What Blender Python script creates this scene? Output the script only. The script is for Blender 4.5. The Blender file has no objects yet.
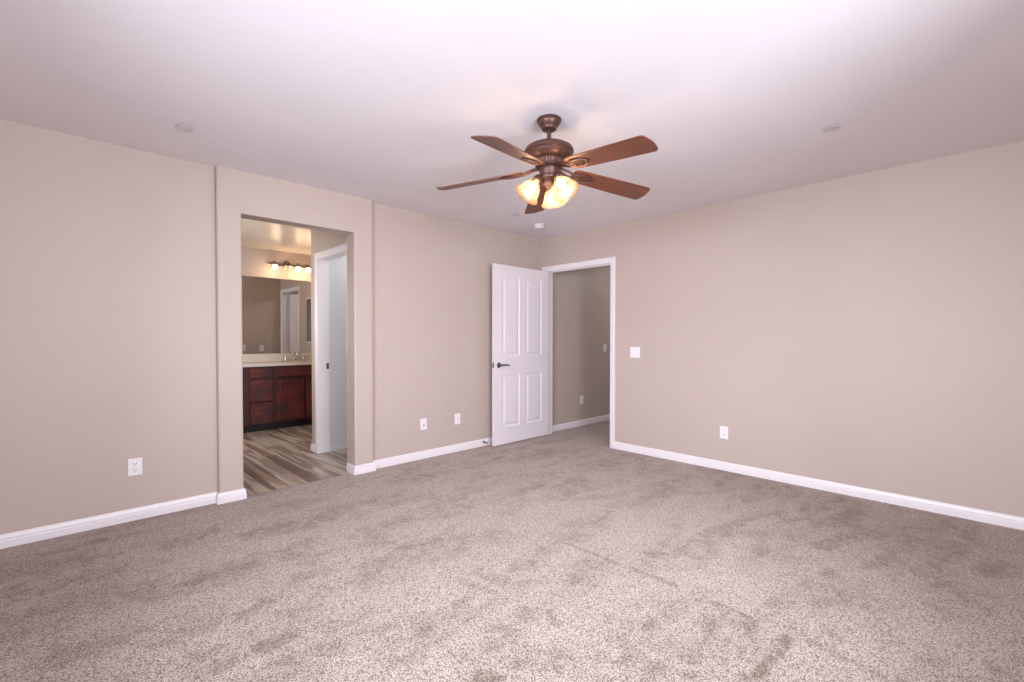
import bpy, bmesh, math, random
from mathutils import Vector, Matrix
PI = math.pi
random.seed(7)
S = bpy.context.scene
COL = S.collection
H = 2.44                       # ceiling height
HT = H + 0.05                  # wall tops, buried in the ceiling slab

# ------------------------------------------------------------------ camera
cam_d = bpy.data.cameras.new('camera')
cam = bpy.data.objects.new('camera', cam_d); COL.objects.link(cam); S.camera = cam
cam_d.sensor_fit = 'HORIZONTAL'; cam_d.sensor_width = 36.0
cam_d.lens = 460.668 / 1024 * 36.0
cam_d.shift_y = 4.973 / 1024
cam_d.clip_start = 0.05
_yaw, _pitch, _roll = 0.797803, -0.0156413, 0.000759
_f = Vector((-math.sin(_yaw) * math.cos(_pitch), math.cos(_yaw) * math.cos(_pitch), math.sin(_pitch)))
_r = Vector((math.cos(_yaw), math.sin(_yaw), 0)); _u = _r.cross(_f)
_c, _s = math.cos(_roll), math.sin(_roll)
_r2 = _c * _r + _s * _u; _u2 = -_s * _r + _c * _u
_m = Matrix((_r2, _u2, -_f)).transposed().to_4x4()
_m.translation = (3.90677, -4.31215, 1.19849)
cam.matrix_world = _m

# ------------------------------------------------------------------ world, window light, added fill lights, exposure
def lin(r, g, b):
    f = lambda c: (c / 255 / 12.92) if c / 255 <= 0.04045 else ((c / 255 + 0.055) / 1.055) ** 2.4
    return (f(r), f(g), f(b), 1.0)

W = bpy.data.worlds.new('sky'); S.world = W; W.use_nodes = True
W.node_tree.nodes['Background'].inputs[0].default_value = (0.72, 0.84, 1.0, 1)
W.node_tree.nodes['Background'].inputs[1].default_value = 1.0
S.view_settings.view_transform = 'Standard'; S.view_settings.look = 'None'
S.view_settings.gamma = 1.0; S.view_settings.use_curve_mapping = False
S.view_settings.exposure = 0.42
S.cycles.max_bounces = 14; S.cycles.diffuse_bounces = 8; S.cycles.glossy_bounces = 6
S.cycles.transparent_max_bounces = 12; S.cycles.caustics_reflective = False
S.cycles.sample_clamp_indirect = 6.0

def area(name, loc, look, sx, sy, power, colr, spread=PI):
    d = bpy.data.lights.new(name, 'AREA'); d.shape = 'RECTANGLE'; d.size = sx; d.size_y = sy
    d.energy = power; d.color = colr; d.spread = spread
    o = bpy.data.objects.new(name, d); COL.objects.link(o); o.location = loc
    o.rotation_euler = (Vector(look)).to_track_quat('-Z', 'Z').to_euler()
    return o
def point(name, loc, power, colr, rad):
    d = bpy.data.lights.new(name, 'POINT'); d.energy = power; d.color = colr; d.shadow_soft_size = rad
    o = bpy.data.objects.new(name, d); COL.objects.link(o); o.location = loc
    return o
DAY = (0.87, 0.885, 1.0)
WIN = [  # the two windows behind the camera: wall, along-range, z-range
    ('back', 1.90, 4.10, 0.90, 2.06), ('side', -4.55, -2.35, 0.90, 2.06)]
BACKY, SIDEX = -4.85, 4.42
area('window_daylight_back', (3.0, BACKY - 1.2, 1.78), (-0.05, 1, -0.17), 2.8, 1.6, 285, DAY)
area('window_daylight_side', (SIDEX + 1.2, -3.45, 1.78), (-1, 0.05, -0.17), 2.8, 1.6, 285, DAY)
area('hall_ceiling_fill', (0.95, 2.2, 2.38), (-0.3, -0.3, -1), 0.5, 0.5, 7.5, (1.0, 0.95, 0.92))  # unseen ceiling light added for the hall, no fixture modelled
area('closet_fill', (-0.5, -1.7, 2.38), (-0.3, 0, -1), 0.4, 0.4, 4, (0.86, 0.93, 1.0))  # cool panel added under the closet ceiling, no window there
area('far_room_fill', (-1.9, -0.6, 2.38), (0, -0.4, -1), 0.6, 0.5, 9, (0.95, 0.97, 1.0))  # ceiling panel added to brighten the doorway in the mirror
area('bathroom_fill', (-1.7, -3.55, 1.55), (-0.15, 1, -0.1), 1.2, 1.0, 15, (1.0, 0.95, 0.91))  # fill added at the hidden side wall to lift the dark bathroom

# ------------------------------------------------------------------ node helpers
class NT:
    def __init__(s, name):
        s.m = bpy.data.materials.new(name); s.m.use_nodes = True
        s.t = s.m.node_tree; s.n = s.t.nodes; s.l = s.t.links
        s.b = s.n['Principled BSDF']; s.out = s.n['Material Output']
    def node(s, typ, **kw):
        n = s.n.new(typ)
        for k, v in kw.items(): setattr(n, k, v)
        return n
    def put(s, sock, v):
        if hasattr(v, 'is_output') or isinstance(v, bpy.types.NodeSocket): s.l.new(v, sock)
        else: sock.default_value = v
    def coord(s, kind='Object', scale=(1, 1, 1), rot=(0, 0, 0)):
        c = s.node('ShaderNodeTexCoord'); mp = s.node('ShaderNodeMapping')
        s.l.new(c.outputs[kind], mp.inputs[0]); mp.inputs['Scale'].default_value = scale
        mp.inputs['Rotation'].default_value = rot
        return mp.outputs[0]
    def noise(s, vec, scale, detail=2, rough=0.5, dist=0.0):
        n = s.node('ShaderNodeTexNoise'); s.l.new(vec, n.inputs['Vector'])
        n.inputs['Scale'].default_value = scale; n.inputs['Detail'].default_value = detail
        n.inputs['Roughness'].default_value = rough; n.inputs['Distortion'].default_value = dist
        return n.outputs['Fac']
    def math(s, op, a, b=0.0, c=0.0, clamp=False):
        n = s.node('ShaderNodeMath', operation=op, use_clamp=clamp)
        for i, v in enumerate((a, b, c)): s.put(n.inputs[i], v)
        return n.outputs[0]
    def vmath(s, op, a, b=None):
        n = s.node('ShaderNodeVectorMath', operation=op)
        s.put(n.inputs[0], a)
        if b is not None: s.put(n.inputs[1], b)
        return n
    def ramp(s, fac, stops, interp='LINEAR'):
        n = s.node('ShaderNodeValToRGB'); s.l.new(fac, n.inputs[0]); cr = n.color_ramp; cr.interpolation = interp
        while len(cr.elements) < len(stops): cr.elements.new(0.5)
        for e, (p, c) in zip(cr.elements, stops):
            e.position = p; e.color = c if len(c) == 4 else (*c, 1)
        return n.outputs[0]
    def mix(s, fac, a, b, blend='MIX'):
        n = s.node('ShaderNodeMix', data_type='RGBA', blend_type=blend)
        s.put(n.inputs['Factor'], fac); s.put(n.inputs[6], a); s.put(n.inputs[7], b)
        return n.outputs[2]
    def bump(s, h, strength=0.2, dist=0.01):
        n = s.node('ShaderNodeBump'); n.inputs['Strength'].default_value = strength
        n.inputs['Distance'].default_value = dist; s.l.new(h, n.inputs['Height'])
        s.l.new(n.outputs[0], s.b.inputs['Normal'])

def plain(name, c, rough=0.5, metal=0.0, bump=0.0, bscale=200, spec=0.5, var=0.03):
    t = NT(name); v = t.coord()
    n = t.noise(v, bscale, 3)
    lo = tuple(x * (1 - var) for x in c[:3]); hi = tuple(min(1, x * (1 + var)) for x in c[:3])
    n2 = t.noise(v, 3.0, 2)
    t.put(t.b.inputs['Base Color'], t.ramp(n2, [(0.3, lo), (0.7, hi)]))
    t.b.inputs['Roughness'].default_value = rough; t.b.inputs['Metallic'].default_value = metal
    t.b.inputs['Specular IOR Level'].default_value = spec
    if bump: t.bump(n, bump, 0.003)
    return t.m

M = {}
M['wall'] = plain('taupe_wall_paint', lin(193, 178, 168), 0.48, bump=0.10, bscale=90, var=0.012, spec=0.35)
M['pale'] = plain('daylight_toned_closet_wall', lin(212, 214, 212), 0.6, bump=0.08, bscale=90, var=0.01)  # pale cast of daylight put into the wall colour
M['ceiling'] = plain('white_ceiling_paint', lin(232, 228, 231), 0.8, bump=0.08, bscale=70, var=0.01, spec=0.25)
M['bath_ceiling'] = plain('satin_cream_ceiling_paint', lin(222, 212, 200), 0.33, bump=0.05, bscale=40, var=0.01)
M['trim'] = plain('white_trim_enamel', lin(236, 231, 233), 0.35, var=0.008)
M['door'] = plain('white_door_enamel', lin(234, 228, 231), 0.4, bump=0.04, bscale=120, var=0.008)
M['plastic'] = plain('white_switch_plastic', lin(240, 236, 238), 0.3, var=0.005)
M['slot'] = plain('dark_socket_slot', lin(60, 55, 60), 0.5)
M['cap'] = plain('offwhite_cover_cap', lin(207, 202, 205), 0.5, var=0.01)
M['cap_light'] = plain('offwhite_detector_plastic', lin(222, 215, 217), 0.5, var=0.01)
M['nickel'] = plain('brushed_dark_nickel', lin(112, 106, 104), 0.32, 1.0)
M['chrome'] = plain('polished_chrome', lin(200, 198, 198), 0.12, 1.0)
M['bronze'] = plain('rubbed_bronze_metal', lin(88, 60, 52), 0.42, 0.45, bump=0.05, bscale=60, var=0.12)
M['bronze_light'] = plain('pale_antique_bronze', lin(140, 110, 94), 0.45, 0.5, var=0.10)
M['counter'] = plain('cream_cultured_marble', lin(220, 210, 201), 0.25, var=0.05)
M['caulk'] = plain('grey_rubber', lin(120, 116, 116), 0.6)
M['frame_white'] = plain('white_window_vinyl', lin(232, 232, 232), 0.4)

def mirror_mat():
    t = NT('silvered_mirror_glass'); v = t.coord()
    t.put(t.b.inputs['Base Color'], t.ramp(t.noise(v, 2.0), [(0.3, (0.80, 0.81, 0.80)), (0.7, (0.83, 0.84, 0.83))]))
    t.b.inputs['Metallic'].default_value = 1.0; t.b.inputs['Roughness'].default_value = 0.015
    return t.m
M['mirror'] = mirror_mat()

def fan_wood():
    t = NT('cherry_fan_blade_wood')
    v = t.coord(scale=(1.2, 26, 26)); n = t.noise(v, 3.0, 6, 0.6, 0.6)
    v2 = t.coord(scale=(3, 160, 160)); n2 = t.noise(v2, 2.0, 3)
    c = t.ramp(n, [(0.25, lin(74, 40, 28)), (0.5, lin(108, 62, 43)), (0.75, lin(134, 80, 56))])
    t.put(t.b.inputs['Base Color'], t.mix(t.math('MULTIPLY', n2, 0.35), c, lin(58, 30, 20)))
    t.b.inputs['Roughness'].default_value = 0.42
    t.b.inputs['Coat Weight'].default_value = 0.15; t.b.inputs['Coat Roughness'].default_value = 0.25
    t.bump(n2, 0.08, 0.001)
    return t.m
M['blade'] = fan_wood()

def cherry_cab(name, rot):
    t = NT(name)
    sc = (14, 14, 1.4) if rot == 'v' else (14, 1.4, 14)
    v = t.coord(scale=sc); n = t.noise(v, 2.2, 6, 0.62, 0.8)
    blot = t.noise(t.coord(), 5.5, 3, 0.55)
    c = t.ramp(n, [(0.25, lin(70, 28, 24)), (0.55, lin(108, 46, 35)), (0.8, lin(140, 68, 46))])
    c2 = t.mix(t.ramp(blot, [(0.40, (0, 0, 0)), (0.62, (1, 1, 1))]), c, lin(70, 36, 40))
    t.put(t.b.inputs['Base Color'], c2)
    t.b.inputs['Roughness'].default_value = 0.38
    t.bump(n, 0.06, 0.002)
    return t.m
M['cab_v'] = cherry_cab('cherry_cabinet_wood_upright', 'v')
M['cab_h'] = cherry_cab('cherry_cabinet_wood_level', 'h')
M['cab_dark'] = plain('dark_cherry_frame_wood', lin(66, 29, 29), 0.42, var=0.15)
M['toe'] = plain('black_toe_kick', lin(30, 18, 20), 0.6)

def glass_shade():
    t = NT('amber_frosted_shade_glass'); v = t.coord()
    n = t.noise(v, 14, 3, 0.6, 1.2)
    col = t.ramp(n, [(0.3, (0.22, 0.14, 0.08)), (0.7, (0.29, 0.20, 0.125))])
    tr = t.node('ShaderNodeBsdfTranslucent'); t.put(tr.inputs[0], col)
    df = t.node('ShaderNodeBsdfDiffuse'); t.put(df.inputs[0], col)
    tp = t.node('ShaderNodeBsdfTransparent'); tp.inputs[0].default_value = (1.0, 0.88, 0.72, 1)
    gl = t.node('ShaderNodeBsdfGlossy'); gl.inputs['Roughness'].default_value = 0.25
    def ms(f, a, b):
        x = t.node('ShaderNodeMixShader'); x.inputs[0].default_value = f
        t.l.new(a.outputs[0], x.inputs[1]); t.l.new(b.outputs[0], x.inputs[2]); return x
    a = ms(0.25, tr, df); a = ms(0.60, a, tp); a = ms(0.05, a, gl)
    t.l.new(a.outputs[0], t.out.inputs[0])
    return t.m
M['shade'] = glass_shade()

def emis(name, c, s):
    t = NT(name)
    t.b.inputs['Base Color'].default_value = (*c[:3], 1)
    t.b.inputs['Emission Color'].default_value = (*c[:3], 1); t.b.inputs['Emission Strength'].default_value = s
    return t.m
M['bulb'] = emis('lit_warm_bulb', (1.0, 0.86, 0.66), 3.0)
M['vbulb'] = emis('lit_vanity_globe', (1.0, 0.66, 0.36), 3.6)
M['vbulb_off'] = plain('unlit_vanity_globe', lin(226, 200, 172), 0.25)

def vinyl():
    t = NT('grey_brown_wood_plank_vinyl')
    v = t.coord(scale=(1, 1, 1))
    br = t.node('ShaderNodeTexBrick'); t.l.new(v, br.inputs['Vector'])
    br.offset = 0.37; br.inputs['Scale'].default_value = 1.0
    br.inputs['Brick Width'].default_value = 1.2; br.inputs['Row Height'].default_value = 0.15
    br.inputs['Mortar Size'].default_value = 0.0012; br.inputs['Color1'].default_value = (0, 0, 0, 1)
    br.inputs['Color2'].default_value = (1, 1, 1, 1); br.inputs['Mortar'].default_value = (0.1, 0.1, 0.1, 1)
    # broad cathedral grain: each plank reads its own patch of stretched noise
    off = t.vmath('MULTIPLY', br.outputs['Color'], (3.7, 5.3, 9.0)).outputs[0]
    vv = t.vmath('ADD', t.coord(scale=(0.34, 5.0, 1)), off).outputs[0]
    g = t.noise(vv, 1.35, 3, 0.45, 0.7)
    fine = t.noise(t.coord(scale=(2.0, 45, 1)), 3.0, 4, 0.6)
    c = t.ramp(g, [(0.26, lin(88, 70, 60)), (0.40, lin(124, 104, 92)), (0.48, lin(164, 146, 131)), (0.52, lin(200, 186, 171)),
                   (0.57, lin(194, 180, 166)), (0.60, lin(122, 102, 90)), (0.70, lin(156, 138, 124)), (0.80, lin(106, 88, 77))])
    c = t.mix(t.math('MULTIPLY', fine, 0.35), c, lin(92, 78, 70))
    tone = t.mix(t.math('MULTIPLY', br.outputs['Color'], 0.22), c, lin(200, 188, 176))
    c2 = t.mix(br.outputs['Fac'], tone, lin(70, 60, 54))
    t.put(t.b.inputs['Base Color'], c2)
    t.b.inputs['Roughness'].default_value = 0.38
    t.bump(fine, 0.05, 0.002)
    return t.m
M['vinyl'] = vinyl()

# brushed pile marks on the carpet, floor metres: (x0, y0, x1, y1, half width, strength)
CARPET_MARKS = [
    (2.247, -2.205, 2.569, -2.214, 0.0207, 1.05),
    (2.617, -2.194, 2.866, -2.193, 0.0207, 0.9),
    (3.019, -2.209, 3.130, -2.207, 0.023, 1.2),
    (3.142, -2.206, 3.246, -2.212, 0.0184, 0.9),
    (3.428, -2.203, 3.666, -2.232, 0.023, 0.6),
    (3.358, -2.562, 3.372, -2.233, 0.0253, 1.25),
    (2.716, -1.527, 2.824, -1.081, 0.05, 0.7),
    (2.824, -1.081, 2.942, -0.757, 0.05, 0.6),
    (2.996, -0.952, 3.097, -0.727, 0.05, 0.7),
    (2.146, -1.384, 2.225, -0.932, 0.05, 0.55),
    (2.225, -0.932, 2.405, -0.713, 0.05, 0.5),
    (1.728, -1.666, 1.898, -1.398, 0.05, 0.5),
    (1.898, -1.398, 2.043, -0.910, 0.05, 0.45),
    (3.268, -1.192, 3.356, -0.868, 0.06, 0.8),
    (3.356, -0.868, 3.505, -0.715, 0.06, 0.7),
    (3.508, -1.278, 3.623, -0.733, 0.05, 0.6),
    (3.779, -0.889, 3.830, -0.576, 0.06, 0.7),
    (3.931, -0.919, 3.998, -0.744, 0.07, 0.8),
    (3.750, -1.526, 3.800, -1.550, 0.03, 0.8),
    (3.747, -1.178, 3.823, -1.273, 0.023, 0.75),
    (1.186, -3.812, 1.212, -3.639, 0.1, 0.8),
    (1.673, -3.736, 1.640, -3.637, 0.06, 0.8),
    (1.788, -3.629, 1.826, -3.579, 0.05, 0.6),
    (1.139, -4.153, 1.105, -4.003, 0.09, 0.7),
    (0.792, -3.506, 0.752, -3.261, 0.08, 0.7),
    (1.720, -3.460, 1.711, -3.418, 0.05, 0.6),
    (1.646, -4.033, 1.633, -3.860, 0.07, 0.5),
    (1.873, -3.941, 1.881, -3.900, 0.05, 0.6),
    (1.234, -2.946, 1.490, -2.984, 0.06, 0.6),
    (1.593, -2.914, 1.639, -2.774, 0.06, 0.8),
    (2.111, -2.789, 2.282, -2.753, 0.05, 0.6),
    (1.046, -4.512, 1.002, -4.198, 0.1, 0.6),
    (1.489, -4.358, 1.509, -4.129, 0.08, 0.6),
    (0.439, -4.551, 0.505, -4.257, 0.12, 0.6),
    (2.102, -2.911, 2.287, -2.876, 0.03, 0.6),
    (2.590, -2.794, 2.668, -2.845, 0.023, 0.75),
    (2.766, -3.007, 2.855, -3.044, 0.023, 0.9),
    (1.591, -2.880, 1.707, -2.887, 0.05, 0.5),
    (1.723, -0.547, 2.210, -0.392, 0.06, 0.4),
    (0.768, -3.072, 0.729, -2.842, 0.08, 0.5),
    (0.905, -2.661, 0.952, -2.308, 0.08, 0.5),
    (1.096, -2.317, 1.130, -1.957, 0.06, 0.45),
    (0.620, -3.878, 0.558, -3.641, 0.09, 0.6),
    (0.783, -4.334, 0.787, -4.150, 0.1, 0.6),
]
def carpet():
    t = NT('beige_twist_pile_carpet')
    v = t.coord('Object')
    vo = t.node('ShaderNodeTexVoronoi'); t.l.new(v, vo.inputs['Vector']); vo.inputs['Scale'].default_value = 175
    tuft = t.math('MULTIPLY_ADD', vo.outputs['Distance'], 0.9, 0.0)
    n1 = t.math('MULTIPLY_ADD', t.noise(v, 62, 3, 0.75), 0.28, t.math('MULTIPLY', t.noise(v, 230, 3, 0.7), 0.72))
    speck = t.math('ADD', t.math('MULTIPLY', tuft, 0.55), t.math('MULTIPLY', n1, 0.65))
    c = t.ramp(speck, [(0.40, lin(202, 190, 182)), (0.53, lin(178, 164, 156)), (0.66, lin(114, 101, 93))])
    # pile lying this way or that: broad soft patches, stretched the way it was brushed
    sv = t.coord(scale=(2.6, 0.9, 1), rot=(0, 0, 0.18))
    p = t.noise(sv, 1.5, 5, 0.62, 0.5)
    patch = t.ramp(p, [(0.47, (0, 0, 0)), (0.64, (1, 1, 1))])
    p2 = t.noise(t.coord(scale=(1, 1, 1)), 9.0, 4, 0.6, 0.3)
    patch2 = t.math('MULTIPLY', patch, t.ramp(p2, [(0.40, (0.2, 0.2, 0.2)), (0.58, (1, 1, 1))]))
    mask = t.math('MULTIPLY', patch2, 0.75)
    # marks left by feet and furniture, each with a shape of its own
    wob = t.vmath('SCALE', t.vmath('SUBTRACT', t.node('ShaderNodeTexNoise').outputs['Color'], (0.5, 0.5, 0.5)).outputs[0])
    wn = wob.inputs[0].links[0].from_node.inputs[0].links[0].from_node
    wn.inputs['Scale'].default_value = 14; wn.inputs['Detail'].default_value = 3; t.l.new(v, wn.inputs['Vector'])
    wob.inputs['Scale'].default_value = 0.22
    vw = t.vmath('MULTIPLY', t.vmath('ADD', v, wob.outputs[0]).outputs[0], (1, 1, 0)).outputs[0]
    wob2 = t.vmath('SCALE', wob.inputs[0].links[0].from_socket); wob2.inputs['Scale'].default_value = 0.035
    vt = t.vmath('MULTIPLY', t.vmath('ADD', v, wob2.outputs[0]).outputs[0], (1, 1, 0)).outputs[0]
    brk = t.ramp(t.noise(v, 16, 4, 0.65), [(0.34, (0.15, 0.15, 0.15)), (0.56, (1, 1, 1))])
    for (x0, y0, x1, y1, hw, st) in CARPET_MARKS:
        hw *= 1.25; d = Vector((x1 - x0, y1 - y0, 0)); L2 = max(d.length_squared, 1e-6)
        rel = t.vmath('SUBTRACT', vw if hw > 0.04 else vt, (x0, y0, 0)).outputs[0]
        dot = t.vmath('DOT_PRODUCT', rel, tuple(d)).outputs['Value']
        k = t.math('DIVIDE', dot, L2, clamp=True)
        sc = t.vmath('SCALE', tuple(d)); t.l.new(k, sc.inputs['Scale'])
        dist = t.vmath('LENGTH', t.vmath('SUBTRACT', rel, sc.outputs[0]).outputs[0]).outputs['Value']
        f = t.math('MULTIPLY', t.math('SUBTRACT', 1.0, t.math('DIVIDE', dist, hw), clamp=True), st * 1.3)
        f = t.math('MULTIPLY', t.math('MINIMUM', f, st * (0.95 if hw > 0.04 else 0.78)), brk)
        mask = t.math('MAXIMUM', mask, f)
    dark = t.mix(1.0, c, lin(174, 162, 144), 'MULTIPLY')
    t.put(t.b.inputs['Base Color'], t.mix(mask, c, dark))
    t.b.inputs['Roughness'].default_value = 0.95
    t.b.inputs['Specular IOR Level'].default_value = 0.1
    t.b.inputs['Sheen Weight'].default_value = 0.42; t.b.inputs['Sheen Tint'].default_value = (0.85, 0.74, 0.68, 1); t.b.inputs['Sheen Roughness'].default_value = 0.5
    t.bump(t.math('SUBTRACT', 1.0, speck), 0.8, 0.008)
    return t.m

# ------------------------------------------------------------------ mesh helpers
def new(): return bmesh.new()
def add_box(bm, x0, x1, y0, y1, z0, z1):
    v = [bm.verts.new((x, y, z)) for x in (x0, x1) for y in (y0, y1) for z in (z0, z1)]
    for f in ((0, 1, 3, 2), (4, 6, 7, 5), (0, 4, 5, 1), (2, 3, 7, 6), (0, 2, 6, 4), (1, 5, 7, 3)):
        bm.faces.new([v[i] for i in f])
    return bm
def box(*a): return add_box(new(), *a)
def lathe(bm, prof, seg=32, mat=None, cap=True):
    mat = mat or Matrix.Identity(4)
    rings = []
    for r, z in prof:
        if r < 1e-5: rings.append([bm.verts.new(mat @ Vector((0, 0, z)))])
        else: rings.append([bm.verts.new(mat @ Vector((r * math.cos(2 * PI * i / seg), r * math.sin(2 * PI * i / seg), z))) for i in range(seg)])
    for a, b in zip(rings, rings[1:]):
        for i in range(seg):
            j = (i + 1) % seg
            if len(a) == 1 and len(b) == 1: continue
            if len(a) == 1: bm.faces.new((a[0], b[j], b[i]))
            elif len(b) == 1: bm.faces.new((a[i], a[j], b[0]))
            else: bm.faces.new((a[i], a[j], b[j], b[i]))
    if cap:
        for rg in (rings[0], rings[-1]):
            if len(rg) > 1: bm.faces.new(rg)
    return bm
def tube(bm, pts, r, seg=10, closed=False):
    pts = [Vector(p) for p in pts]; rs = r if isinstance(r, (list, tuple)) else [r] * len(pts)
    rings = []; up = Vector((0, 0, 1))
    for i, p in enumerate(pts):
        d = (pts[min(i + 1, len(pts) - 1)] - pts[max(i - 1, 0)]).normalized()
        a = d.cross(up)
        if a.length < 1e-3: a = d.cross(Vector((0, 1, 0)))
        a.normalize(); b = d.cross(a); up = -b if False else up
        rings.append([bm.verts.new(p + rs[i] * (a * math.cos(2 * PI * k / seg) + b * math.sin(2 * PI * k / seg))) for k in range(seg)])
    for a, b in zip(rings, rings[1:]):
        for k in range(seg):
            j = (k + 1) % seg; bm.faces.new((a[k], a[j], b[j], b[k]))
    bm.faces.new(rings[0]); bm.faces.new(rings[-1])
    return bm
def prism(bm, poly, z0, z1, mp=lambda x, y, z: (x, y, z)):
    a = [bm.verts.new(mp(x, y, z0)) for x, y in poly]; b = [bm.verts.new(mp(x, y, z1)) for x, y in poly]
    n = len(poly)
    for i in range(n):
        j = (i + 1) % n; bm.faces.new((a[i], a[j], b[j], b[i]))
    bm.faces.new(a); bm.faces.new(b)
    return bm
def sweep(bm, path, prof, mp):
    """profile (offset to the right of the path, height) swept with mitred corners; mp(u, v, h) -> xyz"""
    P = [Vector(p) for p in path]; rings = []
    for i, p in enumerate(P):
        n = []
        if i > 0: d = (P[i] - P[i - 1]).normalized(); n.append(Vector((d.y, -d.x)))
        if i < len(P) - 1: d = (P[i + 1] - P[i]).normalized(); n.append(Vector((d.y, -d.x)))
        if len(n) == 1: m = n[0]
        else: m = (n[0] + n[1]) / (1 + n[0].dot(n[1]))
        rings.append([bm.verts.new(mp(p.x + m.x * o, p.y + m.y * o, h)) for o, h in prof])
    k = len(prof)
    for a, b in zip(rings, rings[1:]):
        for i in range(k):
            j = (i + 1) % k; bm.faces.new((a[i], a[j], b[j], b[i]))
    bm.faces.new(rings[0]); bm.faces.new(rings[-1])
    return bm
def panel_face(bm, us, vs, panels, rings, mp):
    """a face split on the grid us x vs; cells in panels get concentric moulding rings (inset, depth)"""
    for i in range(len(us) - 1):
        for j in range(len(vs) - 1):
            u0, u1, v0, v1 = us[i], us[i + 1], vs[j], vs[j + 1]
            if (i, j) not in panels:
                bm.faces.new([bm.verts.new(mp(*q)) for q in ((u0, v0, 0), (u1, v0, 0), (u1, v1, 0), (u0, v1, 0))])
                continue
            prev = None
            for ins, dep in rings:
                rg = [bm.verts.new(mp(*q)) for q in ((u0 + ins, v0 + ins, dep), (u1 - ins, v0 + ins, dep), (u1 - ins, v1 - ins, dep), (u0 + ins, v1 - ins, dep))]
                if prev:
                    for k in range(4):
                        l = (k + 1) % 4; bm.faces.new((prev[k], prev[l], rg[l], rg[k]))
                prev = rg
            bm.faces.new(prev)
def obj(name, bm, mat, parent=None, bevel=0.0, seg=2, smooth=False, loc=None, rot=None, angle=40):
    bmesh.ops.remove_doubles(bm, verts=bm.verts, dist=1e-6)
    bmesh.ops.recalc_face_normals(bm, faces=bm.faces)
    me = bpy.data.meshes.new(name); bm.to_mesh(me); bm.free()
    me.materials.append(mat)
    o = bpy.data.objects.new(name, me); COL.objects.link(o)
    if parent: o.parent = parent
    if loc: o.location = loc
    if rot: o.rotation_euler = rot
    if bevel:
        m = o.modifiers.new('bevel', 'BEVEL'); m.width = bevel; m.segments = seg
        m.limit_method = 'ANGLE'; m.angle_limit = math.radians(angle)
    if smooth:
        for p in me.polygons: p.use_smooth = True
        try: me.set_sharp_from_angle(angle=math.radians(38))
        except Exception: pass
    return o
def tag(o, label, cat=None, group=None, kind=None):
    o['label'] = label
    if cat: o['category'] = cat
    if group: o['group'] = group
    if kind: o['kind'] = kind
    return o
def thing(name, label, cat, loc=(0, 0, 0), rotz=0.0, group=None, kind=None):
    o = bpy.data.objects.new(name, None); COL.objects.link(o); o.empty_display_size = 0.1
    o.location = loc; o.rotation_euler = (0, 0, rotz)
    return tag(o, label, cat, group, kind)
def struct(name, bm, mat, label, cat, **kw):
    return tag(obj(name, bm, mat, **kw), label, cat, kind='structure')

# ------------------------------------------------------------------ room shell
COLX, CY0, CY1 = 0.05, -3.512, -2.300          # portal face and its two ends
OY0, OY1, OZ = -3.351, -2.478, 2.125          # bathroom opening
LX = -0.095                                   # far face of the left wall
b = new()
add_box(b, LX, 0, BACKY, CY0, 0, HT); add_box(b, LX, 0, CY1, 0.12, 0, HT)
struct('wall_left', b, M['wall'], 'long taupe bedroom wall that holds the cased bathroom opening', 'wall')
b = new()   # the portal: one frame standing a little proud of the wall, with bullnose corners
outer = [(CY0, 0), (CY0, HT), (CY1, HT), (CY1, 0), (OY1, 0), (OY1, OZ), (OY0, OZ), (OY0, 0)]
prism(b, outer, LX, COLX, lambda y, z, x: (x, y, z))
o = struct('wall_portal', b, M['wall'], 'raised taupe wall frame with rounded edges round the bathroom opening', 'wall')
m = o.modifiers.new('bevel', 'BEVEL'); m.width = 0.016; m.segments = 4; m.limit_method = 'ANGLE'
bw = o.data.attributes.new('bevel_weight_edge', 'FLOAT', 'EDGE')
m.limit_method = 'WEIGHT'
for e in o.data.edges:
    a, c = (o.data.vertices[i].co for i in e.vertices)
    if abs(a.x - c.x) < 1e-5 and abs(a.x - COLX) < 1e-5 and abs(a.y - c.y) < 1e-5: bw.data[e.index].value = 1.0   # upright front edges
    elif abs(a.x - c.x) < 1e-5 and abs(a.z - c.z) < 1e-5 and abs(a.z - OZ) < 1e-5 and abs(a.x - COLX) < 1e-5: bw.data[e.index].value = 0.3

DX0, DX1, DZ = 0.098, 1.037, 2.030            # hall door: clear opening
b = new()
add_box(b, 0, DX0 - 0.019, 0, 0.12, 0, HT); add_box(b, DX1 + 0.019, SIDEX, 0, 0.12, 0, HT)
add_box(b, DX0 - 0.019, DX1 + 0.019, 0, 0.12, DZ + 0.019, HT)
struct('wall_right', b, M['wall'], 'wide bare taupe wall with the hall doorway at its far end', 'wall')
def wall_with_window(bm, axis, fixed0, fixed1, a0, a1, w0, w1, z0, z1):
    def bx(p0, p1, q0, q1):
        if axis == 'x': add_box(bm, p0, p1, fixed0, fixed1, q0, q1)
        else: add_box(bm, fixed0, fixed1, p0, p1, q0, q1)
    bx(a0, w0, 0, HT); bx(w1, a1, 0, HT); bx(w0, w1, 0, z0); bx(w0, w1, z1, HT)
b = new(); wall_with_window(b, 'x', BACKY - 0.12, BACKY, LX, SIDEX + 0.12, *WIN[0][1:])
struct('wall_back', b, M['wall'], 'taupe wall with a window behind the camera', 'wall')
b = new(); wall_with_window(b, 'y', SIDEX, SIDEX + 0.12, BACKY, 0.12, *WIN[1][1:])
struct('wall_front', b, M['wall'], 'taupe wall with a window beside the camera', 'wall')
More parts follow.
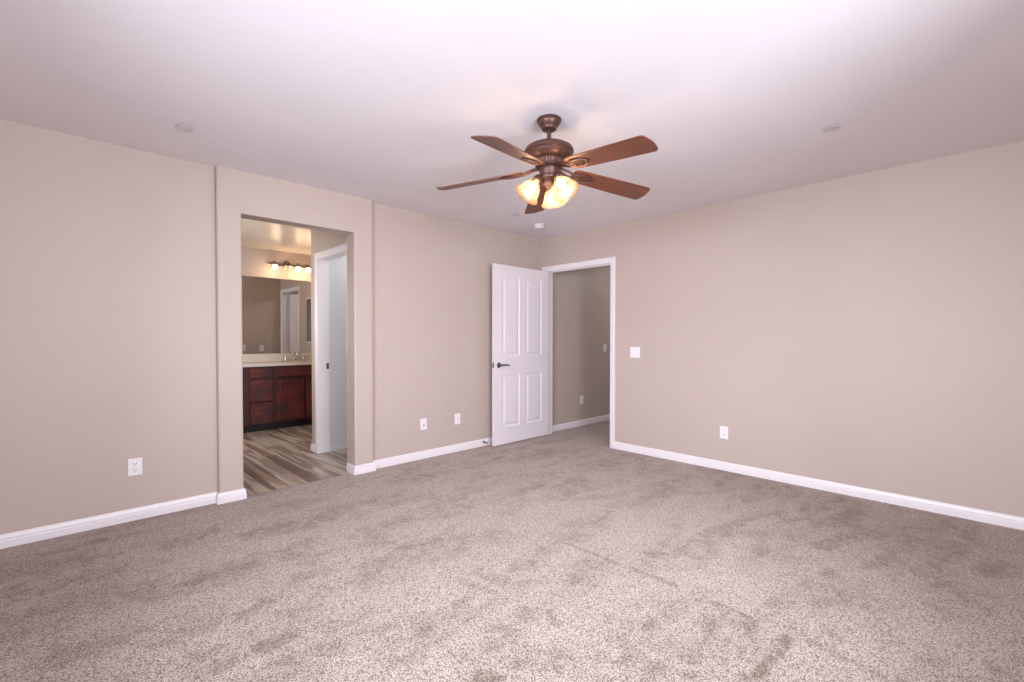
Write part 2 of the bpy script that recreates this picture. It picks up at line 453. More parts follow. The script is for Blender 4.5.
def window_frame(name, axis, fixed, a0, a1, z0, z1, label):
    bm = new()
    def bx(p0, p1, q0, q1):
        if axis == 'x': add_box(bm, p0, p1, fixed - 0.03, fixed + 0.03, q0, q1)
        else: add_box(bm, fixed - 0.03, fixed + 0.03, p0, p1, q0, q1)
    w = 0.045; mid = (a0 + a1) / 2
    bx(a0, a1, z0, z0 + w); bx(a0, a1, z1 - w, z1)
    for c in (a0, mid - w / 2, a1 - w): bx(c, c + w, z0 + w, z1 - w)
    struct(name, bm, M['frame_white'], label, 'window')
window_frame('window_1', 'x', BACKY - 0.08, *WIN[0][1:], 'white framed two-light window behind the camera')
window_frame('window_2', 'y', SIDEX + 0.08, *WIN[1][1:], 'white framed two-light window beside the camera')

struct('ceiling', box(LX, SIDEX + 0.12, BACKY - 0.12, 0.12, H, H + 0.1), M['ceiling'], 'flat white bedroom ceiling around the fan', 'ceiling')

# bathroom shell
MX, BY0 = -3.13, -3.62                         # mirror wall, near side wall
CLX, CLY = -1.128, -2.402                      # outside corner of the closet block
NY = -1.439                                    # nook wall seen in the mirror
C1X0, C1X1 = -0.938, -0.255                    # closet door clear opening
N3X0, N3X1 = -2.030, -1.225                    # mirrored doorway clear opening
b = new(); add_box(b, MX - 0.1, MX, BY0 - 0.1, 0.12, 0, HT)
struct('wall_bathroom_mirror', b, M['wall'], 'taupe bathroom wall that carries the mirror and vanity light', 'wall')
struct('wall_bathroom_near', box(MX, LX, BY0 - 0.1, BY0, 0, HT), M['wall'], 'bathroom side wall hidden behind the left edge of the opening', 'wall')
b = new()
add_box(b, CLX, C1X0 - 0.019, CLY, CLY + 0.115, 0, HT); add_box(b, C1X1 + 0.019, LX, CLY, CLY + 0.115, 0, HT)
add_box(b, C1X0 - 0.019, C1X1 + 0.019, CLY, CLY + 0.115, 2.049, HT)
struct('wall_closet_front', b, M['wall'], 'grey-taupe bathroom wall with the white cased inner doorway', 'wall')
struct('wall_closet_end', box(CLX, CLX + 0.06, CLY + 0.115, NY + 0.115, 0, HT), M['wall'], 'dark taupe wall end facing the vanity, seen in the mirror', 'wall')
b = new()
add_box(b, MX, N3X0 - 0.019, NY, NY + 0.115, 0, HT); add_box(b, N3X1 + 0.019, CLX, NY, NY + 0.115, 0, HT)
add_box(b, N3X0 - 0.019, N3X1 + 0.019, NY, NY + 0.115, 2.049, HT)
struct('wall_vanity_end', b, M['wall'], 'taupe wall with a white doorway at the vanity end, seen in the mirror', 'wall')
struct('wall_closet_side', box(CLX + 0.06, -0.962, CLY + 0.115, NY, 0, HT), M['pale'], 'pale blue-white inner room wall seen through the cased doorway', 'wall')
struct('wall_closet_back', box(CLX + 0.06, LX, NY, NY + 0.115, 0, HT), M['trim'], 'pale back wall of the inner room behind the cased doorway', 'wall')
struct('wall_far_bathroom', box(MX, LX, 0.0, 0.12, 0, HT), M['wall'], 'wall of the room beyond the mirrored doorway', 'wall')
struct('ceiling_bathroom', box(MX - 0.1, LX, BY0 - 0.1, 0.12, H, H + 0.1), M['bath_ceiling'], 'cream bathroom ceiling with warm lamp glow over the vanity', 'ceiling')
struct('floor_bathroom', box(MX - 0.1, -0.012, BY0 - 0.1, 0.12, -0.03, -0.004), M['vinyl'], 'grey-brown wood plank bathroom floor beyond the carpet', 'floor')

# hall shell
HX = 0.025
struct('wall_hall_left', box(HX - 0.1, HX, 0.12, 3.2, 0, HT), M['wall'], 'shaded taupe hall wall seen through the open doorway', 'wall')
struct('wall_hall_right', box(1.55, 1.65, 0.12, 3.2, 0, HT), M['wall'], 'hidden far side wall of the hall', 'wall')
struct('wall_hall_end', box(HX - 0.1, 1.65, 3.2, 3.3, 0, HT), M['wall'], 'hidden end wall of the hall', 'wall')
struct('ceiling_hall', box(HX - 0.1, 1.65, 0.12, 3.3, H, H + 0.1), M['ceiling'], 'white hall ceiling beyond the doorway', 'ceiling')
M['carpet'] = carpet()
b = new(); add_box(b, -0.012, SIDEX + 0.12, BACKY - 0.12, 0.12, -0.03, 0)
add_box(b, HX - 0.1, 1.65, 0.12, 3.3, -0.03, 0)
bmesh.ops.remove_doubles(b, verts=b.verts, dist=1e-6)
struct('floor', b, M['carpet'], 'beige twist pile carpet with brushed darker footprints', 'floor')

# baseboards
BB = [(0, 0), (0.014, 0), (0.0145, 0.004), (0.0145, 0.040), (0.0115, 0.046), (0.0115, 0.052), (0.013, 0.055),
      (0.0095, 0.068), (0.006, 0.073), (0.0045, 0.077), (0, 0.078)]
def baseboard(name, path, label, z=0.0, mat='trim'):
    bm = new(); sweep(bm, path, BB, lambda u, v, h: (u, v, h + z))
    return struct(name, bm, M[mat], label, 'baseboard')
baseboard('baseboard_left', [(0, BACKY), (0, CY0), (COLX, CY0), (COLX, OY0), (-0.03, OY0)], 'white stepped baseboard left of the bathroom opening, under the single outlet')
baseboard('baseboard_left_far', [(LX, OY1), (COLX, OY1), (COLX, CY1), (0, CY1), (0, 0), (DX0 - 0.10, 0)], 'white stepped baseboard from the bathroom opening to the open door')
baseboard('baseboard_right', [(DX1 + 0.059, 0), (SIDEX, 0)], 'long white stepped baseboard along the bare wall')
baseboard('baseboard_hall', [(HX, 0.12), (HX, 3.2)], 'white baseboard along the shaded hall wall')
baseboard('baseboard_closet_inner', [(-0.962, CLY + 0.115), (-0.962, NY)], 'pale baseboard inside the inner doorway', -0.02, 'pale')
baseboard('baseboard_closet', [(CLX, NY), (CLX, CLY), (C1X0 - 0.062, CLY)], 'short white baseboard at the bathroom wall corner', -0.004)

# ------------------------------------------------------------------ doors
CAS = [(0, 0), (0, 0.009), (0.008, 0.0115), (0.016, 0.0115), (0.022, 0.014), (0.046, 0.0175), (0.055, 0.0165), (0.059, 0.011), (0.059, 0)]
def casing(xl, xr, zt, mp, z0=0.0):
    bm = new()
    # path goes up the left side, over, and down the right side; outside is to its left -> negative offsets
    sweep(bm, [(xl, z0), (xl, zt), (xr, zt), (xr, z0)], [(-o, h) for o, h in CAS], mp)
    return bm
def jamb(xl, xr, zt, y0, y1, z0=0.0, stop=None):
    bm = new(); t = 0.019
    add_box(bm, xl - t, xl, y0, y1, z0, zt + t); add_box(bm, xr, xr + t, y0, y1, z0, zt + t)
    add_box(bm, xl, xr, y0, y1, zt, zt + t)
    if stop:
        s0, s1 = stop
        add_box(bm, xl, xl + 0.011, s0, s1, z0, zt); add_box(bm, xr - 0.011, xr, s0, s1, z0, zt)
        add_box(bm, xl + 0.011, xr - 0.011, s0, s1, zt - 0.011, zt)
    return bm
R4 = [(0, 0), (0.004, -0.001), (0.012, -0.0075), (0.020, -0.0085), (0.026, -0.0085), (0.046, -0.0015), (0.050, -0.001)]
def four_panel_leaf(w, z0, z1, th):
    """leaf from hinge u=0 to u=w along -Y, its room face at x=0, thickness towards -X"""
    bm = new(); e = 0.0
    st = 0.120; mid = 0.100; pw = (w - 2 * st - mid) / 2
    us = [0, st, st + pw, st + pw + mid, w - st, w]
    vs = [z0, 0.200, 0.795, 1.002, 1.912, z1]
    P = {(1, 1), (3, 1), (1, 3), (3, 3)}
    panel_face(bm, us, vs, P, R4, lambda u, v, d: (d, -u, v))
    panel_face(bm, us, vs, P, R4, lambda u, v, d: (-th - d, -u, v))
    for (ua, ub) in zip(us, us[1:]):
        for zz in (z0, z1):
            bm.faces.new([bm.verts.new((x, -u, zz)) for x, u in ((0, ua), (0, ub), (-th, ub), (-th, ua))])
    for (va, vb) in zip(vs, vs[1:]):
        for u in (0, w):
            bm.faces.new([bm.verts.new((x, -u, z)) for x, z in ((0, va), (0, vb), (-th, vb), (-th, va))])
    return bm
def lever(parent, u, z, x, sgn, dirn):
    """lever handle on a leaf face at x, pointing along dirn*Y"""
    bm = new()
    mt = Matrix.Translation((x, u, z)) @ Matrix.Rotation(sgn * PI / 2, 4, 'Y')
    lathe(bm, [(0.0, 0), (0.030, 0), (0.031, 0.004), (0.026, 0.009), (0.013, 0.012), (0.010, 0.018), (0.010, 0.045), (0.0, 0.047)], 24, mt)
    xx = x + sgn * 0.044
    tube(bm, [(xx, u - dirn * 0.012, z), (xx, u + dirn * 0.02, z + 0.001), (xx + sgn * 0.003, u + dirn * 0.06, z + 0.003), (xx + sgn * 0.001, u + dirn * 0.10, z), (xx - sgn * 0.003, u + dirn * 0.132, z - 0.007)],
         [0.010, 0.0105, 0.009, 0.008, 0.006], 12)
    return obj('lever_handle', bm, M['nickel'], parent, smooth=True)

d2 = thing('door_2', 'white four-panel door standing open in the far corner by the hall', 'door', (0, 0, 0), kind='structure')
bm = casing(DX0 - 0.005, DX1 + 0.002, DZ + 0.004, lambda u, v, h: (u, -h, v))
obj('casing', bm, M['trim'], d2)
obj('jamb', jamb(DX0, DX1, DZ, 0.0, 0.12, 0, (0.04, 0.055)), M['trim'], d2, bevel=0.0015)
leaf = obj('door_leaf', four_panel_leaf(0.905, 0.012, 2.026, 0.035), M['door'], d2, loc=(0.136, -0.010, 0), rot=(0, 0, math.radians(0.65)))
lever(leaf, -0.838, 0.905, 0.0, 1, 1)
lever(leaf, -0.838, 0.905, -0.035, -1, 1)
obj('latch_plate', box(-0.0285, -0.0065, -0.9065, -0.9045, 0.877, 0.934), M['nickel'], leaf, bevel=0.0005)
for z in (0.20, 1.02, 1.84):
    bm = new(); lathe(bm, [(0, 0), (0.006, 0), (0.006, 0.09), (0.004, 0.094), (0, 0.095)], 12, Matrix.Translation((-0.041, 0.004, z)))
    add_box(bm, -0.034, -0.006, -0.0005, 0.0025, z, z + 0.09)
    obj('hinge', bm, M['nickel'], leaf, smooth=True)

d1 = thing('door_1', 'white cased inner doorway inside the bathroom beside the vanity', 'door', (0, 0, -0.004), kind='structure')
obj('casing', casing(C1X0 - 0.005, C1X1 + 0.005, 2.034, lambda u, v, h: (u, CLY - h, v)), M['trim'], d1)
obj('jamb', jamb(C1X0, C1X1, 2.03, CLY, CLY + 0.115, 0), M['trim'], d1, bevel=0.0015)
obj('latch_plate', box(C1X0 - 0.0005, C1X0 + 0.002, CLY + 0.080, CLY + 0.108, 0.882, 0.944), M['nickel'], d1, bevel=0.0008)
d3 = thing('door_3', 'white cased doorway seen only in the bathroom mirror', 'door', (0, 0, -0.004), kind='structure')
obj('casing', casing(N3X0 - 0.005, N3X1 + 0.005, 2.034, lambda u, v, h: (u, NY - h, v)), M['trim'], d3)
obj('jamb', jamb(N3X0, N3X1, 2.03, NY, NY + 0.115, 0), M['trim'], d3, bevel=0.0015)
bm = new(); add_box(bm, -0.36, 0.0, -0.035, 0, 0.012, 2.02)
l3 = obj('door_leaf', bm, M['door'], d3, bevel=0.002, loc=(N3X1 - 0.01, NY + 0.125, 0), rot=(0, 0, math.radians(-62)))

# ------------------------------------------------------------------ electrical plates
def plate(name, label, cat, loc, normal, kind, group=None, w=0.074, h=0.112):
    """plate facing `normal` ('+x', '-x', '-y'); its own local frame: face looks along +X, width along Y"""
    rz = {'+x': 0, '-x': PI, '-y': -PI / 2}[normal]
    t = thing(name, label, cat, loc, rz, group or ('switch plates on the walls' if name == 'light_switch' else 'socket plates low on the walls'))
    obj('cover_plate', box(0, 0.006, -w / 2, w / 2, -h / 2, h / 2), M['plastic'], t, bevel=0.0025)
    def screw(y, z):
        bm = new(); lathe(bm, [(0, 0.0055), (0.003, 0.0055), (0.003, 0.0068), (0, 0.0072)], 10, Matrix.Translation((0, y, z)) @ Matrix.Rotation(PI / 2, 4, 'Y'))
        obj('screw', bm, M['cap'], t)
    if kind == 'outlet':
        for s in (-1, 1):
            r = obj('receptacle', box(0.004, 0.0082, -0.0165, 0.0165, s * 0.0205 - 0.0135, s * 0.0205 + 0.0135), M['plastic'], t, bevel=0.004)
            bm = new()
            for y in (-0.0065, 0.0065): add_box(bm, 0.0078, 0.0086, y - 0.0013, y + 0.0013, s * 0.0205 - 0.001, s * 0.0205 + 0.008)
            lathe(bm, [(0, 0.0078), (0.0026, 0.0078), (0.0026, 0.0086), (0, 0.0086)], 10, Matrix.Translation((0, 0, s * 0.0205 - 0.0065)) @ Matrix.Rotation(PI / 2, 4, 'Y'))
            obj('socket_slots', bm, M['slot'], r)
        screw(0, 0)
    elif kind == 'jack':
        bm = new(); lathe(bm, [(0, 0.005), (0.0065, 0.005), (0.0065, 0.009), (0.004, 0.014), (0, 0.014)], 14, Matrix.Translation((0, 0, -0.012)) @ Matrix.Rotation(PI / 2, 4, 'Y'))
        obj('socket', bm, M['slot'], t)
        screw(0, 0.04); screw(0, -0.04)
    elif kind == 'slot':
        obj('insert', box(0.004, 0.008, -0.0165, 0.0165, -0.033, 0.033), M['plastic'], t, bevel=0.001)
        obj('socket_slots', box(0.0075, 0.0084, -0.004, 0.004, -0.02, 0.02), M['cap'], t)
        screw(0, 0.045); screw(0, -0.045)
    elif kind in ('switch', 'double'):
        ys = (0,) if kind == 'switch' else (-0.023, 0.023)
        for y in ys:
            bm = new(); prism(bm, [(-0.033, 0.005), (0.033, 0.005), (0.033, 0.007), (0.0, 0.0085), (-0.033, 0.0115)], y - 0.0165, y + 0.0165, lambda z, x, yy: (x, yy, z))
            obj('rocker', bm, M['plastic'], t)
            screw(y, 0.045); screw(y, -0.045)
    return t
plate('wall_outlet', 'white outlet plate low on the wall left of the bathroom opening', 'outlet', (0, -3.978, 0.352), '+x', 'outlet')
plate('wall_outlet', 'white jack plate with a dark socket between the bathroom opening and second plate', 'outlet', (0, -1.738, 0.345), '+x', 'jack')
plate('wall_outlet', 'white plate with a centre slot low on the wall nearest the open door', 'outlet', (0, -1.313, 0.345), '+x', 'slot')
plate('wall_outlet', 'white outlet plate low on the bare wall beyond the light switch', 'outlet', (2.259, 0, 0.345), '-y', 'outlet')
plate('light_switch', 'square white double rocker switch beside the hall doorway', 'switch', (1.344, 0, 1.056), '-y', 'double', w=0.116, h=0.114)
plate('wall_outlet', 'small white outlet plate low on the shaded hall wall', 'outlet', (HX, 0.819, 0.357), '+x', 'outlet')
plate('light_switch', 'white single switch on the shaded hall wall beside the door frame', 'switch', (HX, 1.379, 1.067), '+x', 'switch')
plate('light_switch', 'white switch plate in the mirror, nearer the mirrored doorway', 'switch', (CLX, -1.763, 1.022), '-x', 'switch')
plate('light_switch', 'white switch plate in the mirror at the edge of the opening', 'switch', (CLX, -2.05, 1.034), '-x', 'switch')

plate('light_switch', 'white switch plate on the pale inner room wall', 'switch', (-0.962, -2.06, 1.10), '+x', 'switch')
# door stop on the baseboard behind the leaf
t = thing('door_stop', 'small grey door stop on the baseboard behind the open door', 'door stop', (0.0145, -0.955, 0.045))
bm = new(); lathe(bm, [(0, 0), (0.012, 0), (0.012, 0.004), (0.006, 0.006), (0.005, 0.050), (0, 0.050)], 14, Matrix.Rotation(PI / 2, 4, 'Y'))
obj('stem', bm, M['nickel'], t, smooth=True)
bm = new(); lathe(bm, [(0, 0.049), (0.009, 0.049), (0.010, 0.060), (0.007, 0.064), (0, 0.064)], 14, Matrix.Rotation(PI / 2, 4, 'Y'))
obj('rubber_tip', bm, M['caulk'], t, smooth=True)

# ------------------------------------------------------------------ ceiling caps and detector
def cap(loc, label, r=0.045):
    t = thing('ceiling_cover', label, 'ceiling cover', (loc[0], loc[1], H), 0, 'cover discs on the ceiling')
    bm = new(); lathe(bm, [(0, 0), (r * 0.86, 0), (r * 0.86, -0.004), (0, -0.004)], 28)
    obj('collar', bm, M['caulk'], t, smooth=True)
    bm = new(); lathe(bm, [(0, -0.004), (r * 0.97, -0.004), (r, -0.006), (r * 0.97, -0.008), (0, -0.010)], 28)
    obj('cover_disc', bm, M['cap'], t, smooth=True)
cap((0.613, -3.782), 'flat round cover disc on the ceiling over the wall left of the opening')
cap((3.263, -1.071), 'flat round cover disc on the ceiling over the bare wall')
cap((0.617, -1.059), 'flat round cover disc on the ceiling between fan and smoke detector')
t = thing('smoke_detector', 'small white smoke detector on the ceiling in the far corner', 'smoke detector', (0.497, -0.575, H))
bm = new(); lathe(bm, [(0, 0), (0.066, 0), (0.066, -0.010), (0, -0.010)], 32); obj('base_ring', bm, M['cap_light'], t, smooth=True)
bm = new(); lathe(bm, [(0, -0.010), (0.055, -0.010), (0.058, -0.014), (0.056, -0.030), (0.046, -0.040), (0.020, -0.043), (0, -0.043)], 32); obj('housing', bm, M['cap_light'], t, smooth=True)
bm = new()
for i in range(16):
    a = 2 * PI * i / 16; c, s = math.cos(a), math.sin(a)
    tube(bm, [(0.0585 * c, 0.0585 * s, -0.017), (0.0575 * c, 0.0575 * s, -0.026)], 0.003, 6)
obj('vent_slots', bm, M['cap'], t)

# ------------------------------------------------------------------ ceiling fan
FX, FY, FZB = 2.172, -2.328, 2.100
fan = thing('ceiling_fan', 'bronze five-blade ceiling fan with cherry blades and lit glass shades', 'ceiling fan', (FX, FY, H))
def z(a): return a - H
bm = new(); lathe(bm, [(0, z(2.44)), (0.066, z(2.44)), (0.069, z(2.435)), (0.069, z(2.428)), (0.063, z(2.425)), (0.062, z(2.418)), (0.055, z(2.404)), (0.046, z(2.395)),
                       (0.043, z(2.391)), (0.042, z(2.382)), (0.034, z(2.377)), (0.020, z(2.374)), (0, z(2.374))], 40)
obj('canopy', bm, M['bronze'], fan, smooth=True)
bm = new(); lathe(bm, [(0, z(2.380)), (0.0125, z(2.380)), (0.0125, z(2.312)), (0.022, z(2.308)), (0.024, z(2.290)), (0, z(2.290))], 20)
obj('downrod', bm, M['bronze'], fan, smooth=True)
bm = new(); lathe(bm, [(0, z(2.300)), (0.030, z(2.300)), (0.075, z(2.295)), (0.112, z(2.286)), (0.132, z(2.274)), (0.139, z(2.262)), (0.1395, z(2.250)), (0.135, z(2.244)), (0.132, z(2.242)),
                       (0.131, z(2.228)), (0.118, z(2.216)), (0.090, z(2.210)), (0.082, z(2.206)), (0, z(2.206))], 56)
motor = obj('motor_housing', bm, M['bronze'], fan, smooth=True)
bm = new(); lathe(bm, [(0, z(2.210)), (0.074, z(2.210)), (0.070, z(2.184)), (0.078, z(2.180)), (0.078, z(2.168)), (0, z(2.168))], 48)
vent = obj('vent_band', bm, M['bronze'], fan, smooth=True)
bm = new()
for i in range(30):
    a = 2 * PI * i / 30; c, s = math.cos(a), math.sin(a)
    tube(bm, [(0.0765 * c, 0.0765 * s, z(2.208)), (0.0755 * c, 0.0755 * s, z(2.198)), (0.0725 * c, 0.0725 * s, z(2.186))], 0.0034, 6)
obj('vent_fins', bm, M['bronze_light'], vent, smooth=True)
bm = new(); lathe(bm, [(0, z(2.170)), (0.058, z(2.170)), (0.060, z(2.160)), (0.054, z(2.152)), (0.053, z(2.118)), (0.058, z(2.112)), (0.056, z(2.102)), (0.040, z(2.092)), (0.034, z(2.082)), (0, z(2.082))], 40)
obj('switch_housing', bm, M['bronze'], fan, smooth=True)
bm = new(); lathe(bm, [(0, z(2.084)), (0.030, z(2.084)), (0.031, z(2.072)), (0.022, z(2.064)), (0.015, z(2.060)), (0.016, z(2.052)), (0.010, z(2.044)), (0, z(2.041))], 28)
obj('finial', bm, M['bronze_light'], fan, smooth=True)

def blade_mesh():
    bm = new(); r0, r1 = 0.148, 0.674
    top = []; n = 12
    # outline in plan (x along the blade, y across): rounded root with shoulders, gently flared, clipped convex tip
    up = [(r0, 0.036), (r0 + 0.005, 0.047), (r0 + 0.016, 0.055), (r0 + 0.04, 0.060), (r0 + 0.20, 0.065), (r0 + 0.34, 0.069), (r1 - 0.040, 0.072), (r1 - 0.026, 0.071), (r1 - 0.016, 0.066), (r1 - 0.010, 0.058)]
    tip = [(r1 - 0.004, 0.036), (r1, 0.012), (r1, -0.012), (r1 - 0.004, -0.036)]
    poly = up + tip + [(x, -y) for x, y in reversed(up)]
    prism(bm, poly, -0.003, 0.003)
    return bm
def arm_mesh():
    bm = new()
    # two-stage curved bracket from the flywheel down to an oval medallion under the blade root
    zz = 0.012
    for s in (-1, 1):
        tube(bm, [(0.062, s * 0.010, zz), (0.090, s * 0.016, zz - 0.004), (0.118, s * 0.020, zz - 0.010), (0.145, s * 0.018, zz - 0.018), (0.172, s * 0.014, -0.008), (0.200, s * 0.012, -0.009)],
             [0.008, 0.0075, 0.007, 0.007, 0.0065, 0.006], 8)
    poly = []
    for i in range(28):
        a = 2 * PI * i / 28; poly.append((0.222 + 0.062 * math.cos(a), 0.036 * math.sin(a) * (1 - 0.15 * math.cos(a))))
    prism(bm, poly, -0.0085, -0.0035)
    tube(bm, [(x, y, -0.0085) for x, y in poly + poly[:2]], 0.0042, 8)
    for k in range(4):
        add_box(bm, 0.196 + k * 0.017, 0.203 + k * 0.017, -0.020, 0.020, -0.0115, -0.008)
    return bm
proto_b = proto_a = None
PITCH = math.radians(12); DROOP = math.radians(5.5)
for k in range(5):
    ang = math.radians(-147.74 + 72 * k)
    if k == 0:
        bl = obj('blade', blade_mesh(), M['blade'], fan, bevel=0.0012)
        ar = obj('blade_arm', arm_mesh(), M['bronze'], bl, smooth=True)
        proto_b, proto_a = bl, ar
    else:
        bl = proto_b.copy(); COL.objects.link(bl); ar = proto_a.copy(); COL.objects.link(ar); ar.parent = bl
    bl.location = (0, 0, z(FZB) + 0.64 * math.sin(DROOP))
    # across-axis (CCW side) hangs lower
    bl.rotation_euler = (Matrix.Rotation(ang, 4, 'Z') @ Matrix.Rotation(DROOP, 4, 'Y') @ Matrix.Rotation(-PITCH, 4, 'X')).to_euler()

def shade_prof():
    o_ = [(0.024, 0.0), (0.026, 0.012), (0.031, 0.026), (0.042, 0.046), (0.051, 0.064), (0.056, 0.082), (0.061, 0.098), (0.070, 0.112), (0.077, 0.120)]
    i_ = [(r - 0.003, h) for r, h in reversed(o_)]
    return o_ + [(0.0765, 0.1215)] + i_
VIEW = math.atan2(-4.312 - FY, 3.907 - FX)          # plan direction from the fan to the room's near corner
for dg in (-74, 46, 166):
    a = VIEW + math.radians(dg)
    dv = Vector((math.cos(a), math.sin(a), 0)); tilt = math.radians(36)
    ax = (dv * math.sin(tilt) + Vector((0, 0, -math.cos(tilt)))).normalized()
    neck = Vector((0, 0, z(2.100))) + dv * 0.062
    mt = Matrix.Translation(neck) @ ax.to_track_quat('Z', 'X').to_matrix().to_4x4()
    bm = new(); lathe(bm, shade_prof() , 40, mt, cap=False)
    sh = obj('glass_shade', bm, M['shade'], fan, smooth=True)
    bm = new(); lathe(bm, [(0, -0.022), (0.014, -0.022), (0.022, -0.014), (0.028, 0.0), (0.0285, 0.010), (0.0265, 0.012), (0, 0.004)], 28, mt)
    tube(bm, [(0, 0, z(2.108)) , tuple(dv * 0.035 + Vector((0, 0, z(2.112)))), tuple(neck - ax * 0.018)], [0.012, 0.011, 0.012], 10)
    obj('shade_holder', bm, M['bronze'], sh, smooth=True)
    bm = new(); lathe(bm, [(0, 0.008), (0.012, 0.010), (0.013, 0.024), (0.018, 0.036), (0.024, 0.052), (0.024, 0.062), (0.017, 0.076), (0, 0.082)], 24, mt)
    obj('bulb', bm, M['bulb'], sh, smooth=True)
    pl = point('fan_lamp_light', Vector((FX, FY, H)) + mt @ Vector((0, 0, 0.095)), 4.4, (1.0, 0.88, 0.74), 0.018)

# ------------------------------------------------------------------ vanity
VX = -2.600; VY0, VY1 = -3.40, -1.50
van = thing('vanity_cabinet', 'dark cherry bathroom vanity with drawers and panel doors', 'vanity', (VX, -1.945, -0.004))
def vy(y): return y + 1.945
bm = new()
add_box(bm, MX + 0.003 - VX, -0.02, vy(VY0), vy(VY1), 0.092, 0.838)
obj('carcass', bm, M['cab_dark'], van)
bm = new()     # face frame
fr = [(-3.40, -3.37), (-2.96, -2.90), (-2.69, -2.617), (-2.353, -2.308), (-1.953, -1.925), (-1.575, VY1)]
for y0, y1 in fr: add_box(bm, -0.02, 0, vy(y0), vy(y1), 0.092, 0.838)
for z0, z1 in ((0.092, 0.118), (0.675, 0.70), (0.825, 0.838)): 
    for (a, c) in zip(fr, fr[1:]): add_box(bm, -0.02, -0.001, vy(a[1]), vy(c[0]), z0, z1)
obj('face_frame', bm, M['cab_dark'], van, bevel=0.001)
obj('toe_kick', box(-0.09, -0.07, vy(VY0), vy(VY1), 0.0, 0.094), M['toe'], van)
SH = [(0, -0.003), (0.004, 0.0), (0.046, 0.0), (0.050, 0.003), (0.055, 0.003), (0.062, -0.008), (0.070, -0.009)]
SL = [(0, -0.004), (0.006, 0.0), (0.01, 0.0)]
def front(name, y0, y1, z0, z1, mat, rings):
    bm = new(); th = 0.019
    panel_face(bm, [y0, y1], [z0, z1], {(0, 0)}, rings, lambda u, v, d: (0.001 + th + d, vy(u), v))
    r0 = rings[0][1]
    for q in (((y0, z0), (y1, z0)), ((y1, z0), (y1, z1)), ((y1, z1), (y0, z1)), ((y0, z1), (y0, z0))):
        (ya, za), (yb, zb) = q
        bm.faces.new([bm.verts.new(p) for p in ((0.001, vy(ya), za), (0.001, vy(yb), zb), (0.001 + th + r0, vy(yb), zb), (0.001 + th + r0, vy(ya), za))])
    return obj(name, bm, mat, van)
front('drawer', -2.617, -2.353, 0.700, 0.823, M['cab_h'], SL)
front('drawer', -2.617, -2.353, 0.395, 0.672, M['cab_h'], SL)
front('drawer', -2.617, -2.353, 0.100, 0.370, M['cab_h'], SL)
front('false_drawer_front', -2.308, -1.575, 0.700, 0.823, M['cab_h'], SL)
front('door', -2.308, -1.953, 0.118, 0.664, M['cab_v'], SH)
front('door', -1.925, -1.575, 0.118, 0.664, M['cab_v'], SH)
front('false_drawer_front', -3.36, -2.70, 0.700, 0.823, M['cab_h'], SL)
front('door', -3.36, -2.97, 0.118, 0.664, M['cab_v'], SH)
front('door', -2.89, -2.70, 0.118, 0.664, M['cab_v'], SH)

ct = thing('countertop', 'cream vanity countertop over the dark cherry cabinet', 'countertop', (-2.575, -1.945, 0.84))
bm = new(); add_box(bm, MX + 0.003 + 2.575, 0, vy(VY0 - 0.01), vy(VY1 + 0.01), -0.004, 0.036)
obj('slab', bm, M['counter'], ct, bevel=0.008, seg=3)
tag(obj('backsplash', box(MX + 0.001, MX + 0.020, VY0 - 0.01, VY1 + 0.01, 0.8765, 0.986), M['counter'], bevel=0.004), 'low cream backsplash strip along the bottom edge of the mirror', 'backsplash')
bm = new(); lathe(bm, [(0.17, 0.0008), (0.205, 0.0003), (0.215, 0.004), (0.205, 0.0065), (0.18, 0.005), (0.15, 0.002), (0.10, 0.0012), (0, 0.001)], 40, Matrix.Translation((-2.825, -1.915, 0.8762)) @ Matrix.Diagonal((0.78, 1, 1, 1)))
tag(obj('sink', bm, M['counter'], smooth=True), 'oval cream sink set in the countertop in front of the faucet', 'sink')

# widespread faucet: spout and two handles
fa = thing('faucet', 'chrome faucet with two handles on the vanity countertop', 'faucet', (-3.055, -1.915, 0.8765))
bm = new(); lathe(bm, [(0, 0), (0.026, 0), (0.026, 0.006), (0.016, 0.014), (0.014, 0.05), (0, 0.05)], 20)
tube(bm, [(0, 0, 0.03), (0.002, 0, 0.075), (0.018, 0, 0.105), (0.05, 0, 0.118), (0.09, 0, 0.112), (0.112, 0, 0.090)], [0.013, 0.012, 0.0115, 0.011, 0.0105, 0.010], 12)
obj('spout', bm, M['chrome'], fa, smooth=True)
for s in (-1, 1):
    bm = new(); mt = Matrix.Translation((0, s * 0.125, 0))
    lathe(bm, [(0, 0), (0.025, 0), (0.025, 0.006), (0.014, 0.016), (0.012, 0.050), (0.017, 0.056), (0.016, 0.070), (0.008, 0.080), (0, 0.082)], 20, mt)
    tube(bm, [(0, s * 0.125, 0.066), (0.018, s * 0.150, 0.072), (0.028, s * 0.178, 0.080)], [0.007, 0.006, 0.0045], 8)
    obj('handle', bm, M['chrome'], fa, smooth=True)

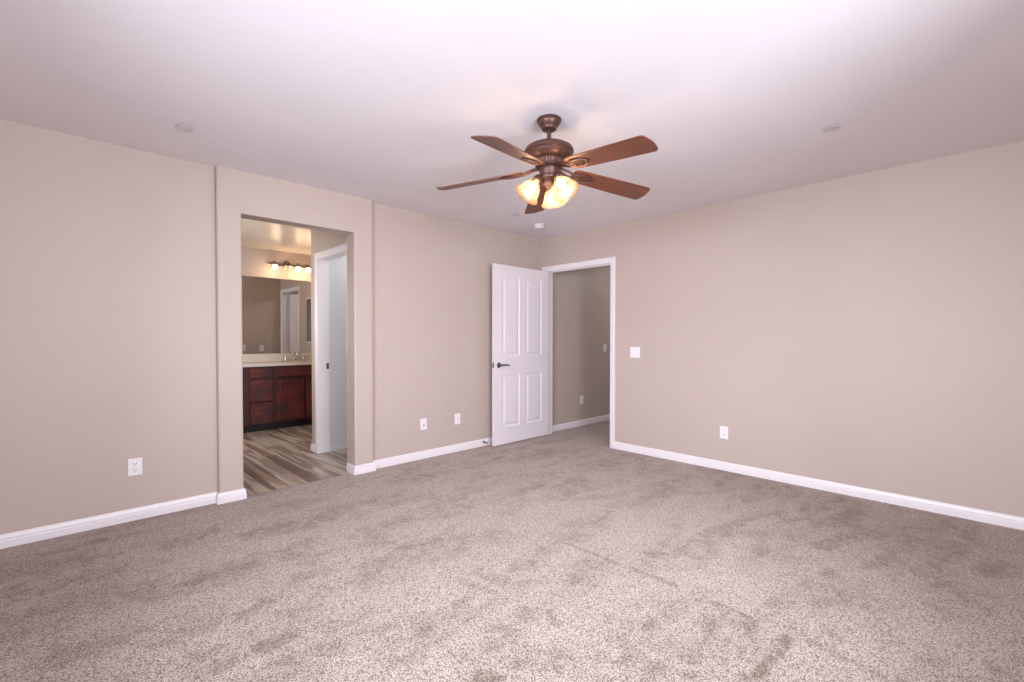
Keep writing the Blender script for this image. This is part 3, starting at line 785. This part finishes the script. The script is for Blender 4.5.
# wall mirror
wm = thing('wall_mirror', 'wide frameless mirror above the vanity reflecting a white doorway', 'mirror', (MX, -2.48, 0.990))
obj('glass', box(0.001, 0.006, -1.02, 1.00, 0.0, 1.062), M['mirror'], wm)
for y in (-0.7, 0.55):
    obj('clip', box(0.0, 0.010, y - 0.015, y + 0.015, 1.054, 1.070), M['chrome'], wm, bevel=0.001)

# vanity light bar
vl = thing('vanity_light', 'chrome four-globe vanity light above the mirror, three globes lit', 'light fixture', (MX, -1.945, 2.255))
bm = new(); add_box(bm, 0, 0.022, -0.30, 0.29, -0.022, 0.022)
obj('bar', bm, M['chrome'], vl, bevel=0.006)
bm = new(); lathe(bm, [(0, 0), (0.048, 0), (0.046, 0.010), (0.032, 0.022), (0.015, 0.030), (0, 0.032)], 28, Matrix.Translation((0.018, -0.05, 0.012)) @ Matrix.Rotation(PI / 2, 4, 'Y'))
obj('centre_plate', bm, M['nickel'], vl, smooth=True)
for i, y in enumerate((-0.232, -0.078, 0.080, 0.218)):
    bm = new()
    tube(bm, [(0.01, y, 0.005), (0.05, y, 0.030), (0.095, y, 0.026), (0.112, y, -0.002)], 0.007, 8)
    mt = Matrix.Translation((0.112, y, -0.006)) @ Matrix.Rotation(PI, 4, 'X')
    lathe(bm, [(0, -0.012), (0.020, -0.010), (0.028, 0.004), (0.028, 0.016), (0, 0.016)], 20, mt)
    arm = obj('arm', bm, M['nickel'], vl, smooth=True)
    bm = new(); lathe(bm, [(0, 0.014), (0.022, 0.016), (0.036, 0.034), (0.036, 0.052), (0.035, 0.066), (0.026, 0.080), (0.012, 0.086), (0, 0.087)], 24, mt)
    g = obj('globe', bm, M['vbulb'] if i != 1 else M['vbulb_off'], arm, smooth=True)
    if i != 1: point('vanity_lamp_light', (MX + 0.112 + 0.06, -1.945 + y, 2.255 - 0.13), 1.4, (1.0, 0.70, 0.44), 0.04)
    if i == 1: g['label'] = 'unlit globe'

# medicine cabinet on the vanity-end wall (seen in the mirror)
mc = thing('medicine_cabinet', 'white-edged cabinet with a dark mirrored face, beside the mirrored doorway', 'cabinet', (-2.51, NY, 1.50))
obj('body', box(-0.11, 0.11, -0.012, 0, -0.37, 0.36), M['trim'], mc, bevel=0.003)
obj('mirror_face', box(-0.09, 0.09, -0.016, -0.012, -0.35, 0.34), M['nickel'], mc)
